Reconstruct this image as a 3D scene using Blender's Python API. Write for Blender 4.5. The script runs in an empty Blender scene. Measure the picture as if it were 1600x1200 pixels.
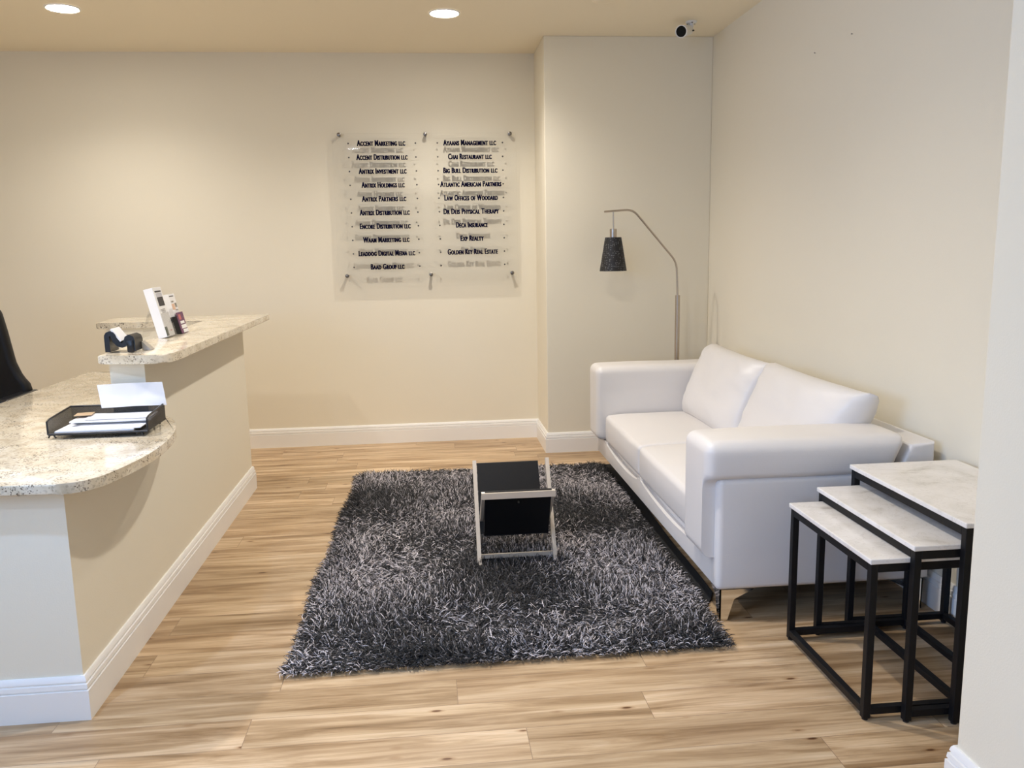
import bpy, bmesh, math, random
import numpy as np
from mathutils import Vector, Matrix, noise

random.seed(7)
scene = bpy.context.scene
COL = scene.collection

# ------------------------------------------------------------------ camera
def camera_axes(pitch, roll, yaw):
    a, b, c = (math.radians(v) for v in (pitch, roll, yaw))
    fw = Vector((math.sin(c) * math.cos(a), math.cos(c) * math.cos(a), -math.sin(a)))
    r = Vector((math.cos(c), -math.sin(c), 0))
    u = r.cross(fw)
    return math.cos(b) * r + math.sin(b) * u, -math.sin(b) * r + math.cos(b) * u, fw

cam_data = bpy.data.cameras.new('camera')
cam = bpy.data.objects.new('camera', cam_data)
COL.objects.link(cam)
r_, u_, f_ = camera_axes(9.2907, -1.0514, 5.5927)
M = Matrix(((r_.x, u_.x, -f_.x), (r_.y, u_.y, -f_.y), (r_.z, u_.z, -f_.z))).to_4x4()
M.translation = (0, 0, 1.40)
cam.matrix_world = M
cam_data.sensor_width = 36
cam_data.sensor_fit = 'HORIZONTAL'
cam_data.lens = 1296.69 / 1600 * 36
cam_data.clip_start = 0.02
scene.camera = cam

# ------------------------------------------------------------------ world, daylight, exposure
LAMP_W = 136.0            # watts of each ceiling downlight
DAY_LEFT_W = 150.0        # daylight through the left window
DAY_REAR_W = 70.0       # daylight through the rear window
WARM = (1.0, 0.93, 0.85)
DAY = (0.34, 0.55, 1.0)
COOL = (0.34, 0.55, 1.0)    # the cooler lamps of the entrance side
scene.view_settings.view_transform = 'Standard'
scene.view_settings.look = 'None'
scene.view_settings.gamma = 1
scene.view_settings.use_curve_mapping = False
scene.view_settings.exposure = 0.0
scene.cycles.max_bounces = 10
scene.cycles.diffuse_bounces = 6
scene.cycles.transparent_max_bounces = 24
scene.cycles.caustics_reflective = False
scene.cycles.caustics_refractive = False
scene.cycles.sample_clamp_indirect = 6

world = bpy.data.worlds.new('sky')
scene.world = world
world.use_nodes = True
world.node_tree.nodes['Background'].inputs['Color'].default_value = (0.62, 0.78, 1.0, 1)
world.node_tree.nodes['Background'].inputs['Strength'].default_value = 1.2

def area_light(name, loc, direction, sx, sy, watts, color):
    d = bpy.data.lights.new(name, 'AREA')
    d.shape = 'RECTANGLE'; d.size = sx; d.size_y = sy; d.energy = watts; d.color = color
    o = bpy.data.objects.new(name, d); COL.objects.link(o)
    o.location = loc
    o.rotation_euler = Vector(direction).to_track_quat('-Z', 'Y').to_euler()
    return o
area_light('daylight_left', (-3.75, 0.2, 2.02), (1, 0.12, -0.12), 2.4, 1.15, DAY_LEFT_W, DAY)
area_light('daylight_rear', (-2.50, -3.0, 1.60), (0.25, 1, -0.08), 1.8, 1.5, DAY_REAR_W, DAY)

# ------------------------------------------------------------------ dimensions (metres)
D, H, D2, CX, R, L = 6.04, 2.738, 5.5475, 0.786, 1.905, -1.088
C1, C2, R2, P = 2.477, 4.960, 1.288, 1.80
XL, YR = -3.60, -2.80          # left wall, rear wall
BH, BT = 0.139, 0.016          # baseboard

# ------------------------------------------------------------------ materials
def nt(name):
    m = bpy.data.materials.new(name); m.use_nodes = True
    t = m.node_tree
    return m, t, t.nodes['Principled BSDF']
def N(t, kind, **kw):
    n = t.nodes.new(kind)
    for k, v in kw.items():
        if k in n.inputs: n.inputs[k].default_value = v
        else: setattr(n, k, v)
    return n
def lk(t, a, b): t.links.new(a, b)
def ramp(t, fac, stops):
    n = t.nodes.new('ShaderNodeValToRGB')
    e = n.color_ramp.elements
    while len(e) < len(stops): e.new(0.5)
    for i, (p, c) in enumerate(stops):
        e[i].position = p; e[i].color = (*c, 1)
    lk(t, fac, n.inputs['Fac'])
    return n.outputs['Color']
def coords(t, scale=(1, 1, 1), rot=(0, 0, 0)):
    c = t.nodes.new('ShaderNodeTexCoord')
    m = N(t, 'ShaderNodeMapping'); m.inputs['Scale'].default_value = scale; m.inputs['Rotation'].default_value = rot
    lk(t, c.outputs['Object'], m.inputs['Vector'])
    return m.outputs['Vector']
def bump(t, b, h, strength, dist=0.01):
    n = N(t, 'ShaderNodeBump', Strength=strength, Distance=dist)
    lk(t, h, n.inputs['Height']); lk(t, n.outputs['Normal'], b.inputs['Normal'])
def mixc(t, fac, a, b, mode='MIX'):
    n = t.nodes.new('ShaderNodeMix'); n.data_type = 'RGBA'; n.blend_type = mode
    for s, v in ((0, fac), (6, a), (7, b)):
        if hasattr(v, 'is_linked'): lk(t, v, n.inputs[s])
        else: n.inputs[s].default_value = v if s == 0 else (*v, 1)
    return n.outputs[2]
def plain(name, color, rough=0.5, metal=0.0, spec=0.5, coat=0.0, vary=0.06, scale=8.0, bmp=0.0, bscale=60.0):
    m, t, b = nt(name)
    v = coords(t)
    n = N(t, 'ShaderNodeTexNoise', Scale=scale, Detail=3.0); lk(t, v, n.inputs['Vector'])
    c = mixc(t, n.outputs['Fac'], tuple(x * (1 - vary) for x in color), tuple(min(1, x * (1 + vary)) for x in color))
    lk(t, c, b.inputs['Base Color'])
    b.inputs['Roughness'].default_value = rough; b.inputs['Metallic'].default_value = metal
    b.inputs['Specular IOR Level'].default_value = spec; b.inputs['Coat Weight'].default_value = coat
    if bmp:
        n2 = N(t, 'ShaderNodeTexNoise', Scale=bscale, Detail=4.0); lk(t, v, n2.inputs['Vector'])
        bump(t, b, n2.outputs['Fac'], bmp, 0.004)
    return m

m_wall = plain('wall_paint', (0.80, 0.748, 0.622), 0.55, spec=0.3, vary=0.012, scale=2, bmp=0.12, bscale=220)
m_ceil = plain('ceiling_paint', (0.90, 0.825, 0.67), 0.8, spec=0.2, vary=0.012, scale=2)
m_trim = plain('trim_paint', (0.86, 0.85, 0.83), 0.35, vary=0.01)
m_leather = plain('white_leather', (0.735, 0.71, 0.695), 0.38, spec=0.45, vary=0.015, scale=5, bmp=0.10, bscale=260)
m_chrome = plain('polished_chrome', (0.80, 0.79, 0.77), 0.10, metal=1.0, vary=0.02)
m_nickel = plain('brushed_nickel', (0.50, 0.44, 0.37), 0.30, metal=1.0, vary=0.05, scale=30)
m_champ = plain('champagne_frame', (0.62, 0.55, 0.47), 0.35, metal=0.35, vary=0.05, scale=14)
m_black = plain('black_powder_coat', (0.006, 0.006, 0.007), 0.5, spec=0.25, vary=0.1)
m_bleather = plain('black_leather', (0.007, 0.007, 0.008), 0.45, spec=0.22, vary=0.1, bmp=0.1, bscale=300)
m_bplastic = plain('black_plastic', (0.010, 0.010, 0.012), 0.28, vary=0.1)
m_paper = plain('white_paper', (0.84, 0.84, 0.86), 0.7, vary=0.02, scale=12)
m_kraft = plain('kraft_paper', (0.50, 0.36, 0.22), 0.7)
m_navy = plain('navy_lettering', (0.004, 0.004, 0.022), 0.7, spec=0.05)
m_white = plain('white_plastic', (0.80, 0.79, 0.77), 0.4, vary=0.02)
m_lens = plain('dark_glass', (0.002, 0.002, 0.003), 0.08, spec=0.2)
m_steel = plain('grey_steel', (0.45, 0.44, 0.42), 0.3, metal=1.0)
m_screw = plain('dark_screw', (0.10, 0.09, 0.08), 0.4, metal=0.6)
m_standoff = plain('grey_standoff', (0.24, 0.22, 0.20), 0.3, metal=1.0)
m_wedge = plain('grey_wedge', (0.36, 0.33, 0.29), 0.25)
m_ink = plain('printed_ink', (0.05, 0.045, 0.05), 0.6)
m_peach = plain('peach_print', (0.75, 0.50, 0.36), 0.6)
m_purple = plain('purple_print', (0.16, 0.06, 0.13), 0.5)
m_rose = plain('rose_print', (0.55, 0.15, 0.16), 0.5)
m_green = plain('dark_green_print', (0.03, 0.045, 0.02), 0.5)
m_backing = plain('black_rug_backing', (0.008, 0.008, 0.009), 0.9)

def make_floor():
    m, t, b = nt('oak_planks')
    v = coords(t)
    sp = t.nodes.new('ShaderNodeSeparateXYZ'); lk(t, v, sp.inputs[0])
    sub = N(t, 'ShaderNodeMath', operation='SUBTRACT'); lk(t, sp.outputs['Y'], sub.inputs[0]); sub.inputs[1].default_value = 0.088
    row = N(t, 'ShaderNodeMath', operation='DIVIDE'); lk(t, sub.outputs[0], row.inputs[0]); row.inputs[1].default_value = 0.154
    fl = N(t, 'ShaderNodeMath', operation='FLOOR'); lk(t, row.outputs[0], fl.inputs[0])
    wn = t.nodes.new('ShaderNodeTexWhiteNoise'); wn.noise_dimensions = '1D'; lk(t, fl.outputs[0], wn.inputs['W'])
    off = N(t, 'ShaderNodeMath', operation='MULTIPLY_ADD'); lk(t, wn.outputs['Value'], off.inputs[0]); off.inputs[1].default_value = 1.21; lk(t, sp.outputs['X'], off.inputs[2])
    cb = t.nodes.new('ShaderNodeCombineXYZ'); lk(t, off.outputs[0], cb.inputs[0]); lk(t, sub.outputs[0], cb.inputs[1])
    br = t.nodes.new('ShaderNodeTexBrick')
    br.offset = 0.0; br.offset_frequency = 2; br.squash = 1
    br.inputs['Scale'].default_value = 1.0
    br.inputs['Brick Width'].default_value = 1.21; br.inputs['Row Height'].default_value = 0.154
    br.inputs['Mortar Size'].default_value = 0.0009; br.inputs['Mortar Smooth'].default_value = 0.3
    br.inputs['Color1'].default_value = (0, 0, 0, 1); br.inputs['Color2'].default_value = (1, 1, 1, 1)
    br.inputs['Mortar'].default_value = (0.5, 0.5, 0.5, 1)
    lk(t, cb.outputs[0], br.inputs['Vector'])
    # per-plank shift of the grain
    sh = N(t, 'ShaderNodeVectorMath', operation='SCALE'); lk(t, br.outputs['Color'], sh.inputs[0]); sh.inputs['Scale'].default_value = 23.0
    ad = N(t, 'ShaderNodeVectorMath', operation='ADD'); lk(t, v, ad.inputs[0]); lk(t, sh.outputs[0], ad.inputs[1])
    g = N(t, 'ShaderNodeMapping'); g.inputs['Scale'].default_value = (1.1, 13, 1); lk(t, ad.outputs[0], g.inputs['Vector'])
    n1 = N(t, 'ShaderNodeTexNoise', Scale=1.6, Detail=7.0, Roughness=0.62, Distortion=0.6); lk(t, g.outputs[0], n1.inputs['Vector'])
    g2 = N(t, 'ShaderNodeMapping'); g2.inputs['Scale'].default_value = (2.5, 90, 1); lk(t, ad.outputs[0], g2.inputs['Vector'])
    n2 = N(t, 'ShaderNodeTexNoise', Scale=1.5, Detail=4.0, Roughness=0.6); lk(t, g2.outputs[0], n2.inputs['Vector'])
    g3 = N(t, 'ShaderNodeMapping'); g3.inputs['Scale'].default_value = (0.8, 5, 1); lk(t, ad.outputs[0], g3.inputs['Vector'])
    n3 = N(t, 'ShaderNodeTexNoise', Scale=1.1, Detail=3.0, Distortion=0.8); lk(t, g3.outputs[0], n3.inputs['Vector'])
    c = ramp(t, n1.outputs['Fac'], [(0.27, (0.23, 0.14, 0.07)), (0.40, (0.42, 0.285, 0.158)), (0.54, (0.62, 0.46, 0.29)), (0.72, (0.75, 0.60, 0.425))])
    c2 = ramp(t, n3.outputs['Fac'], [(0.34, (0.66, 0.60, 0.53)), (0.60, (1.0, 1.0, 1.0))])
    c = mixc(t, 0.85, c, c2, 'MULTIPLY')
    tone = ramp(t, br.outputs['Color'], [(0.0, (0.86, 0.84, 0.80)), (1.0, (1.08, 1.06, 1.04))])
    c = mixc(t, 1.0, c, tone, 'MULTIPLY')
    fine = ramp(t, n2.outputs['Fac'], [(0.33, (0.74, 0.70, 0.66)), (0.56, (1, 1, 1))])
    c = mixc(t, 0.7, c, fine, 'MULTIPLY')
    # knots: sparse stretched cells
    k = N(t, 'ShaderNodeMapping'); k.inputs['Scale'].default_value = (4.0, 12.0, 1); lk(t, ad.outputs[0], k.inputs['Vector'])
    vo = N(t, 'ShaderNodeTexVoronoi', Scale=1.0); vo.inputs['Randomness'].default_value = 1.0; lk(t, k.outputs[0], vo.inputs['Vector'])
    kn = ramp(t, vo.outputs['Distance'], [(0.0, (0.16, 0.08, 0.04)), (0.045, (0.26, 0.15, 0.09)), (0.075, (0.80, 0.73, 0.66)), (0.13, (1, 1, 1))])
    c = mixc(t, 1.0, c, kn, 'MULTIPLY')
    c = mixc(t, br.outputs['Fac'], c, (0.20, 0.13, 0.08))
    lk(t, c, b.inputs['Base Color'])
    b.inputs['Roughness'].default_value = 0.36
    b.inputs['Specular IOR Level'].default_value = 0.4
    bump(t, b, n2.outputs['Fac'], 0.10, 0.002)
    return m
m_floor = make_floor()

def make_granite():
    m, t, b = nt('speckled_granite')
    v = coords(t)
    n1 = N(t, 'ShaderNodeTexNoise', Scale=9.0, Detail=6.0, Roughness=0.65, Distortion=0.5); lk(t, v, n1.inputs['Vector'])
    c = ramp(t, n1.outputs['Fac'], [(0.3, (0.50, 0.42, 0.30)), (0.46, (0.68, 0.60, 0.46)), (0.66, (0.77, 0.71, 0.59))])
    vo = N(t, 'ShaderNodeTexVoronoi', Scale=230.0); lk(t, v, vo.inputs['Vector'])
    sp = N(t, 'ShaderNodeSeparateColor'); lk(t, vo.outputs['Color'], sp.inputs[0])
    cl = N(t, 'ShaderNodeTexNoise', Scale=14.0, Detail=3.0); lk(t, v, cl.inputs['Vector'])
    a = N(t, 'ShaderNodeMath', operation='ADD'); lk(t, sp.outputs[0], a.inputs[0]); lk(t, cl.outputs['Fac'], a.inputs[1])
    dk = ramp(t, a.outputs[0], [(0.38, (0.06, 0.045, 0.04)), (0.49, (0.17, 0.13, 0.11)), (0.57, (0.72, 0.69, 0.65)), (0.65, (1, 1, 1))])
    c = mixc(t, 0.82, c, dk, 'MULTIPLY')
    vo2 = N(t, 'ShaderNodeTexVoronoi', Scale=140.0); lk(t, v, vo2.inputs['Vector'])
    sp2 = N(t, 'ShaderNodeSeparateColor'); lk(t, vo2.outputs['Color'], sp2.inputs[0])
    gy = ramp(t, sp2.outputs[1], [(0.0, (0.50, 0.50, 0.53)), (0.10, (0.62, 0.6, 0.58)), (0.16, (1, 1, 1))])
    c = mixc(t, 0.5, c, gy, 'MULTIPLY')
    lk(t, c, b.inputs['Base Color'])
    b.inputs['Roughness'].default_value = 0.12
    b.inputs['Specular IOR Level'].default_value = 0.55
    return m
m_granite = make_granite()

def make_marble():
    m, t, b = nt('white_marble')
    v = coords(t, (1, 1, 1), (0, 0, 0.5))
    n1 = N(t, 'ShaderNodeTexNoise', Scale=3.2, Detail=7.0, Roughness=0.6, Distortion=1.6); lk(t, v, n1.inputs['Vector'])
    c = ramp(t, n1.outputs['Fac'], [(0.30, (0.48, 0.44, 0.40)), (0.40, (0.72, 0.69, 0.65)), (0.52, (0.80, 0.77, 0.74)), (0.7, (0.85, 0.83, 0.81))])
    n2 = N(t, 'ShaderNodeTexNoise', Scale=11.0, Detail=5.0, Distortion=2.5); lk(t, v, n2.inputs['Vector'])
    vn = ramp(t, n2.outputs['Fac'], [(0.475, (1, 1, 1)), (0.495, (0.80, 0.78, 0.76)), (0.515, (1, 1, 1))])
    c = mixc(t, 0.6, c, vn, 'MULTIPLY')
    lk(t, c, b.inputs['Base Color'])
    b.inputs['Roughness'].default_value = 0.16
    return m
m_marble = make_marble()

def make_clear(name, tint, gloss_rough=0.03, gmix=1.0):
    m = bpy.data.materials.new(name); m.use_nodes = True
    t = m.node_tree; t.nodes.clear()
    o = t.nodes.new('ShaderNodeOutputMaterial')
    tr = t.nodes.new('ShaderNodeBsdfTransparent'); tr.inputs['Color'].default_value = (*tint, 1)
    gl = t.nodes.new('ShaderNodeBsdfGlossy'); gl.inputs['Roughness'].default_value = gloss_rough
    fr = t.nodes.new('ShaderNodeFresnel'); fr.inputs['IOR'].default_value = 1.45
    n = N(t, 'ShaderNodeMath', operation='MULTIPLY'); lk(t, fr.outputs[0], n.inputs[0]); n.inputs[1].default_value = gmix
    mx = t.nodes.new('ShaderNodeMixShader')
    lk(t, n.outputs[0], mx.inputs[0]); lk(t, tr.outputs[0], mx.inputs[1]); lk(t, gl.outputs[0], mx.inputs[2]); lk(t, mx.outputs[0], o.inputs[0])
    return m
m_acryl = make_clear('clear_acrylic', (0.998, 0.998, 0.997), 0.02, 0.28)
m_strip = make_clear('clear_strip', (0.998, 0.998, 0.997), 0.05, 0.08)
m_acryl_edge = make_clear('acrylic_edge', (0.965, 0.965, 0.955), 0.2, 0.3)
m_glass = make_clear('window_glass', (0.97, 0.98, 0.98))

def make_yarn():
    m, t, b = nt('shag_yarn')
    a = t.nodes.new('ShaderNodeAttribute'); a.attribute_name = 'yarn'
    lk(t, a.outputs['Color'], b.inputs['Base Color'])
    b.inputs['Roughness'].default_value = 0.6
    b.inputs['Specular IOR Level'].default_value = 0.3
    b.inputs['Sheen Weight'].default_value = 0.15
    return m
m_yarn = make_yarn()

def make_shade():
    m, t, b = nt('dotted_black_shade')
    v = coords(t)
    vo = N(t, 'ShaderNodeTexVoronoi', Scale=85.0); vo.inputs['Randomness'].default_value = 0.5; lk(t, v, vo.inputs['Vector'])
    c = ramp(t, vo.outputs['Distance'], [(0.0, (0.16, 0.16, 0.17)), (0.25, (0.10, 0.10, 0.11)), (0.36, (0.008, 0.008, 0.010))])
    lk(t, c, b.inputs['Base Color']); b.inputs['Roughness'].default_value = 0.55
    return m
m_shade = make_shade()

def make_mesh_metal():
    m, t, b = nt('black_wire_mesh')
    v = coords(t, (260, 260, 260))
    ch = t.nodes.new('ShaderNodeTexChecker'); ch.inputs['Scale'].default_value = 1.0
    lk(t, v, ch.inputs['Vector'])
    b.inputs['Base Color'].default_value = (0.012, 0.012, 0.014, 1); b.inputs['Roughness'].default_value = 0.4
    al = N(t, 'ShaderNodeMapRange'); lk(t, ch.outputs['Fac'], al.inputs['Value']); al.inputs['To Min'].default_value = 0.45; al.inputs['To Max'].default_value = 0.85
    lk(t, al.outputs[0], b.inputs['Alpha'])
    return m
m_wire = make_mesh_metal()

def make_lamp_emission(name, col):
    m, t, b = nt(name)
    b.inputs['Base Color'].default_value = (0.9, 0.88, 0.84, 1)
    b.inputs['Emission Color'].default_value = (*col, 1)
    b.inputs['Emission Strength'].default_value = 95.0
    return m
m_lit = make_lamp_emission('lit_lens', (1.0, 0.93, 0.82))
m_lit_cool = make_lamp_emission('lit_cool_lens', (0.75, 0.86, 1.0))

# ------------------------------------------------------------------ helpers
def link_mesh(name, bm, mat, parent=None, smooth=None, loc=None):
    bmesh.ops.recalc_face_normals(bm, faces=bm.faces[:])
    me = bpy.data.meshes.new(name)
    bm.to_mesh(me); bm.free()
    for mm in (mat if isinstance(mat, (list, tuple)) else [mat]): me.materials.append(mm)
    o = bpy.data.objects.new(name, me); COL.objects.link(o)
    if smooth is not None:
        me.polygons.foreach_set('use_smooth', [True] * len(me.polygons))
        if smooth < 179: me.set_sharp_from_angle(angle=math.radians(smooth))
    if loc: o.location = loc
    if parent: o.parent = parent
    return o
def tag(o, label=None, cat=None, group=None, kind=None):
    if label: o['label'] = label
    if cat: o['category'] = cat
    if group: o['group'] = group
    if kind: o['kind'] = kind
    return o
def thing(name, label, cat, loc=(0, 0, 0), rz=0.0, group=None):
    o = bpy.data.objects.new(name, None); COL.objects.link(o)
    o.location = loc; o.rotation_euler = (0, 0, rz); o.empty_display_size = 0.05
    return tag(o, label, cat, group)
def struct(name, bm, mat, label=None, smooth=None):
    return tag(link_mesh(name, bm, mat, smooth=smooth), label, 'structure' if False else None, None, 'structure')
def NB(): return bmesh.new()

def box(bm, x0, x1, y0, y1, z0, z1, bev=0.0, seg=2, mi=0):
    vs = [bm.verts.new((x, y, z)) for z in (z0, z1) for y in (y0, y1) for x in (x0, x1)]
    fs = [bm.faces.new([vs[i] for i in q]) for q in ((0, 2, 3, 1), (4, 5, 7, 6), (0, 1, 5, 4), (2, 6, 7, 3), (0, 4, 6, 2), (1, 3, 7, 5))]
    for f in fs: f.material_index = mi
    if bev:
        es = list({e for f in fs for e in f.edges})
        bmesh.ops.bevel(bm, geom=es, offset=bev, segments=seg, affect='EDGES', profile=0.5)
    return bm
def prism(bm, poly, axis, a, b, bev=0.0, seg=2):
    """poly: 2D points in the two other axes (in x,y,z order), extruded along axis from a to b."""
    def mk(p, s):
        return {'X': (s, p[0], p[1]), 'Y': (p[0], s, p[1]), 'Z': (p[0], p[1], s)}[axis]
    v0 = [bm.verts.new(mk(p, a)) for p in poly]; v1 = [bm.verts.new(mk(p, b)) for p in poly]
    n = len(poly)
    fs = [bm.faces.new(v0), bm.faces.new(v1)]
    for i in range(n): fs.append(bm.faces.new((v0[i], v0[(i + 1) % n], v1[(i + 1) % n], v1[i])))
    if bev:
        es = list({e for f in fs[:2] for e in f.edges})
        bmesh.ops.bevel(bm, geom=es, offset=bev, segments=seg, affect='EDGES', profile=0.5)
    return bm
def cyl(bm, p0, p1, r0, r1=None, n=24, caps=True):
    p0, p1 = Vector(p0), Vector(p1); r1 = r0 if r1 is None else r1
    d = (p1 - p0).normalized(); a = d.orthogonal().normalized(); b = d.cross(a)
    rings = []
    for p, r in ((p0, r0), (p1, r1)):
        rings.append([bm.verts.new(p + r * (math.cos(2 * math.pi * i / n) * a + math.sin(2 * math.pi * i / n) * b)) for i in range(n)])
    for i in range(n):
        bm.faces.new((rings[0][i], rings[0][(i + 1) % n], rings[1][(i + 1) % n], rings[1][i]))
    if caps: bm.faces.new(rings[0]); bm.faces.new(rings[1])
    return bm
def lathe(bm, prof, cx=0, cy=0, n=32):
    rings = []
    for r, z in prof:
        rings.append([bm.verts.new((cx + r * math.cos(2 * math.pi * i / n), cy + r * math.sin(2 * math.pi * i / n), z)) for i in range(n)])
    for a, b in zip(rings, rings[1:]):
        for i in range(n): bm.faces.new((a[i], a[(i + 1) % n], b[(i + 1) % n], b[i]))
    return bm, rings
def tube(bm, pts, r, n=12):
    pts = [Vector(p) for p in pts]; rings = []
    ref = None
    for i, p in enumerate(pts):
        d = (pts[min(i + 1, len(pts) - 1)] - pts[max(i - 1, 0)]).normalized()
        if ref is None: ref = d.orthogonal().normalized()
        a = (ref - ref.dot(d) * d).normalized(); ref = a; b = d.cross(a)
        rings.append([bm.verts.new(p + r * (math.cos(2 * math.pi * k / n) * a + math.sin(2 * math.pi * k / n) * b)) for k in range(n)])
    for a, b in zip(rings, rings[1:]):
        for k in range(n): bm.faces.new((a[k], a[(k + 1) % n], b[(k + 1) % n], b[k]))
    bm.faces.new(rings[0]); bm.faces.new(rings[-1])
    return bm
def fillet(pts, rad, seg=6):
    out = [Vector(pts[0])]
    for a, b, c in zip(pts, pts[1:], pts[2:]):
        a, b, c = Vector(a), Vector(b), Vector(c)
        u, v = (a - b).normalized(), (c - b).normalized()
        p, q = b + u * rad, b + v * rad
        for i in range(seg + 1):
            s = i / seg
            out.append((1 - s) ** 2 * p + 2 * s * (1 - s) * b + s * s * q)
    out.append(Vector(pts[-1]))
    return out
def rbox(bm, x0, x1, y0, y1, z0, z1, r, fn=None, nin=8, narc=4):
    """box with round edges of radius r and evenly meshed faces; fn reshapes each point (p, u) with u in -1..1 per axis."""
    lo, hi = (x0, y0, z0), (x1, y1, z1)
    def samples(a, b):
        rr = min(r, (b - a) / 2 * 0.98)
        arc = [a + rr * math.tan(math.pi / 4 * i / narc) for i in range(narc)]
        mid = [a + rr + (b - a - 2 * rr) * i / nin for i in range(nin + 1)]
        return arc + mid + [b - (s - a) for s in reversed(arc)]
    S = [samples(lo[i], hi[i]) for i in range(3)]
    ctr = [(lo[i] + hi[i]) / 2 for i in range(3)]; half = [(hi[i] - lo[i]) / 2 for i in range(3)]
    cache = {}
    def vert(i, j, k):
        key = (i, j, k)
        if key not in cache:
            p = Vector((S[0][i], S[1][j], S[2][k]))
            q = Vector([max(lo[a] + min(r, half[a] * .98), min(hi[a] - min(r, half[a] * .98), p[a])) for a in range(3)])
            d = p - q
            if d.length > 1e-9: p = q + d.normalized() * min(r, min(half) * .98 if False else r)
            if fn:
                u = [(p[a] - ctr[a]) / half[a] for a in range(3)]
                p = Vector(fn(p, u))
            cache[key] = bm.verts.new(p)
        return cache[key]
    n = [len(s) - 1 for s in S]
    for ax in range(3):
        a, b = [i for i in range(3) if i != ax]
        for e in (0, n[ax]):
            for i in range(n[a]):
                for j in range(n[b]):
                    q = []
                    for di, dj in ((0, 0), (1, 0), (1, 1), (0, 1)):
                        idx = [0, 0, 0]; idx[ax] = e; idx[a] = i + di; idx[b] = j + dj
                        q.append(vert(*idx))
                    bm.faces.new(q)
    return bm
def pillow(bm, sx, sy, th, mat, n=30, edge=0.02, seed=0, wr=0.006, corner=0.06, taper=0.0):
    """stuffed cushion in local u (x), v (y), thickness z; pointed seam corners, light creases."""
    top, bot = {}, {}
    for i in range(n + 1):
        for j in range(n + 1):
            u = -math.cos(math.pi * i / n) * 0.5 + (2 * i / n - 1) * 0.5; v = -math.cos(math.pi * j / n) * 0.5 + (2 * j / n - 1) * 0.5
            x = u * sx / 2 * (1 - corner * (1 - v * v) ** 1 * abs(u) ** 3 * 0.6)
            y = v * sy / 2 * (1 - corner * (1 - u * u) ** 1 * abs(v) ** 3 * 0.6)
            if u > 0: x *= 1 - taper * (1 - v) / 2
            t = ((1 - abs(u) ** 3.6) * (1 - abs(v) ** 3.6))
            h = edge / 2 + (th - edge) / 2 * max(t, 0) ** 0.42
            w = noise.noise(Vector((u * 2.2 + seed, v * 2.2, seed))) * 0.5 + noise.noise(Vector(((u + v) * 5 + seed, (u - v) * 1.5, 3.1))) * 0.5
            cr = wr * w * (1 + 2.0 * (abs(u * v)) ** 1.5)
            top[i, j] = bm.verts.new(mat @ Vector((x, y, h + cr)))
            bot[i, j] = bm.verts.new(mat @ Vector((x, y, -h + cr * 0.3)))
    for i in range(n):
        for j in range(n):
            bm.faces.new((top[i, j], top[i + 1, j], top[i + 1, j + 1], top[i, j + 1]))
            bm.faces.new((bot[i, j], bot[i, j + 1], bot[i + 1, j + 1], bot[i + 1, j]))
    ring = [(i, 0) for i in range(n)] + [(n, j) for j in range(n)] + [(i, n) for i in range(n, 0, -1)] + [(0, j) for j in range(n, 0, -1)]
    for a, b in zip(ring, ring[1:] + ring[:1]): bm.faces.new((top[a], bot[a], bot[b], top[b]))
    return bm
def copy_tree(o, parent=None):
    c = o.copy(); COL.objects.link(c)
    if parent: c.parent = parent
    for ch in [x for x in bpy.data.objects if x.parent == o]: copy_tree(ch, c)
    return c

# ------------------------------------------------------------------ the room
bm = NB(); box(bm, XL - .1, R + .1, YR - .1, D + .1, -0.1, 0); struct('floor', bm, m_floor, 'light oak plank floor')
bm = NB(); box(bm, XL - .1, R + .1, YR - .1, D + .1, H, H + 0.1); struct('ceiling', bm, m_ceil, 'cream painted ceiling')
bm = NB(); box(bm, XL - .1, R + .1, D, D + .1, 0, H); struct('wall_back', bm, m_wall, 'cream back wall behind the directory sign')
bm = NB(); box(bm, CX, R, D2, D, 0, H, 0.004); struct('wall_column', bm, m_wall, 'boxed out wall corner behind the floor lamp')
bm = NB(); box(bm, R, R + .1, YR - .1, D, 0, H); struct('wall_right', bm, m_wall, 'cream wall behind the white sofa')
bm = NB(); box(bm, R2, R, YR, P, 0, H, 0.004); struct('wall_near', bm, m_wall, 'projecting wall end at the right edge of the photo')

def wall_with_hole(bm, axis, p0, p1, a0, a1, h0, h1, z0, z1):
    def bx(s0, s1, zz0, zz1):
        if axis == 'X': box(bm, p0, p1, s0, s1, zz0, zz1)
        else: box(bm, s0, s1, p0, p1, zz0, zz1)
    bx(a0, h0, 0, H); bx(h1, a1, 0, H); bx(h0, h1, 0, z0); bx(h0, h1, z1, H)
bm = NB(); wall_with_hole(bm, 'X', XL - .1, XL, YR - .1, D, -1.0, 1.4, 1.45, 2.55); struct('wall_left', bm, m_wall, 'left wall with a window')
bm = NB(); wall_with_hole(bm, 'Y', YR - .1, YR, XL, R2, -3.4, -1.65, 1.0, 2.3); struct('wall_rear', bm, m_wall, 'rear wall with a window')

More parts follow.
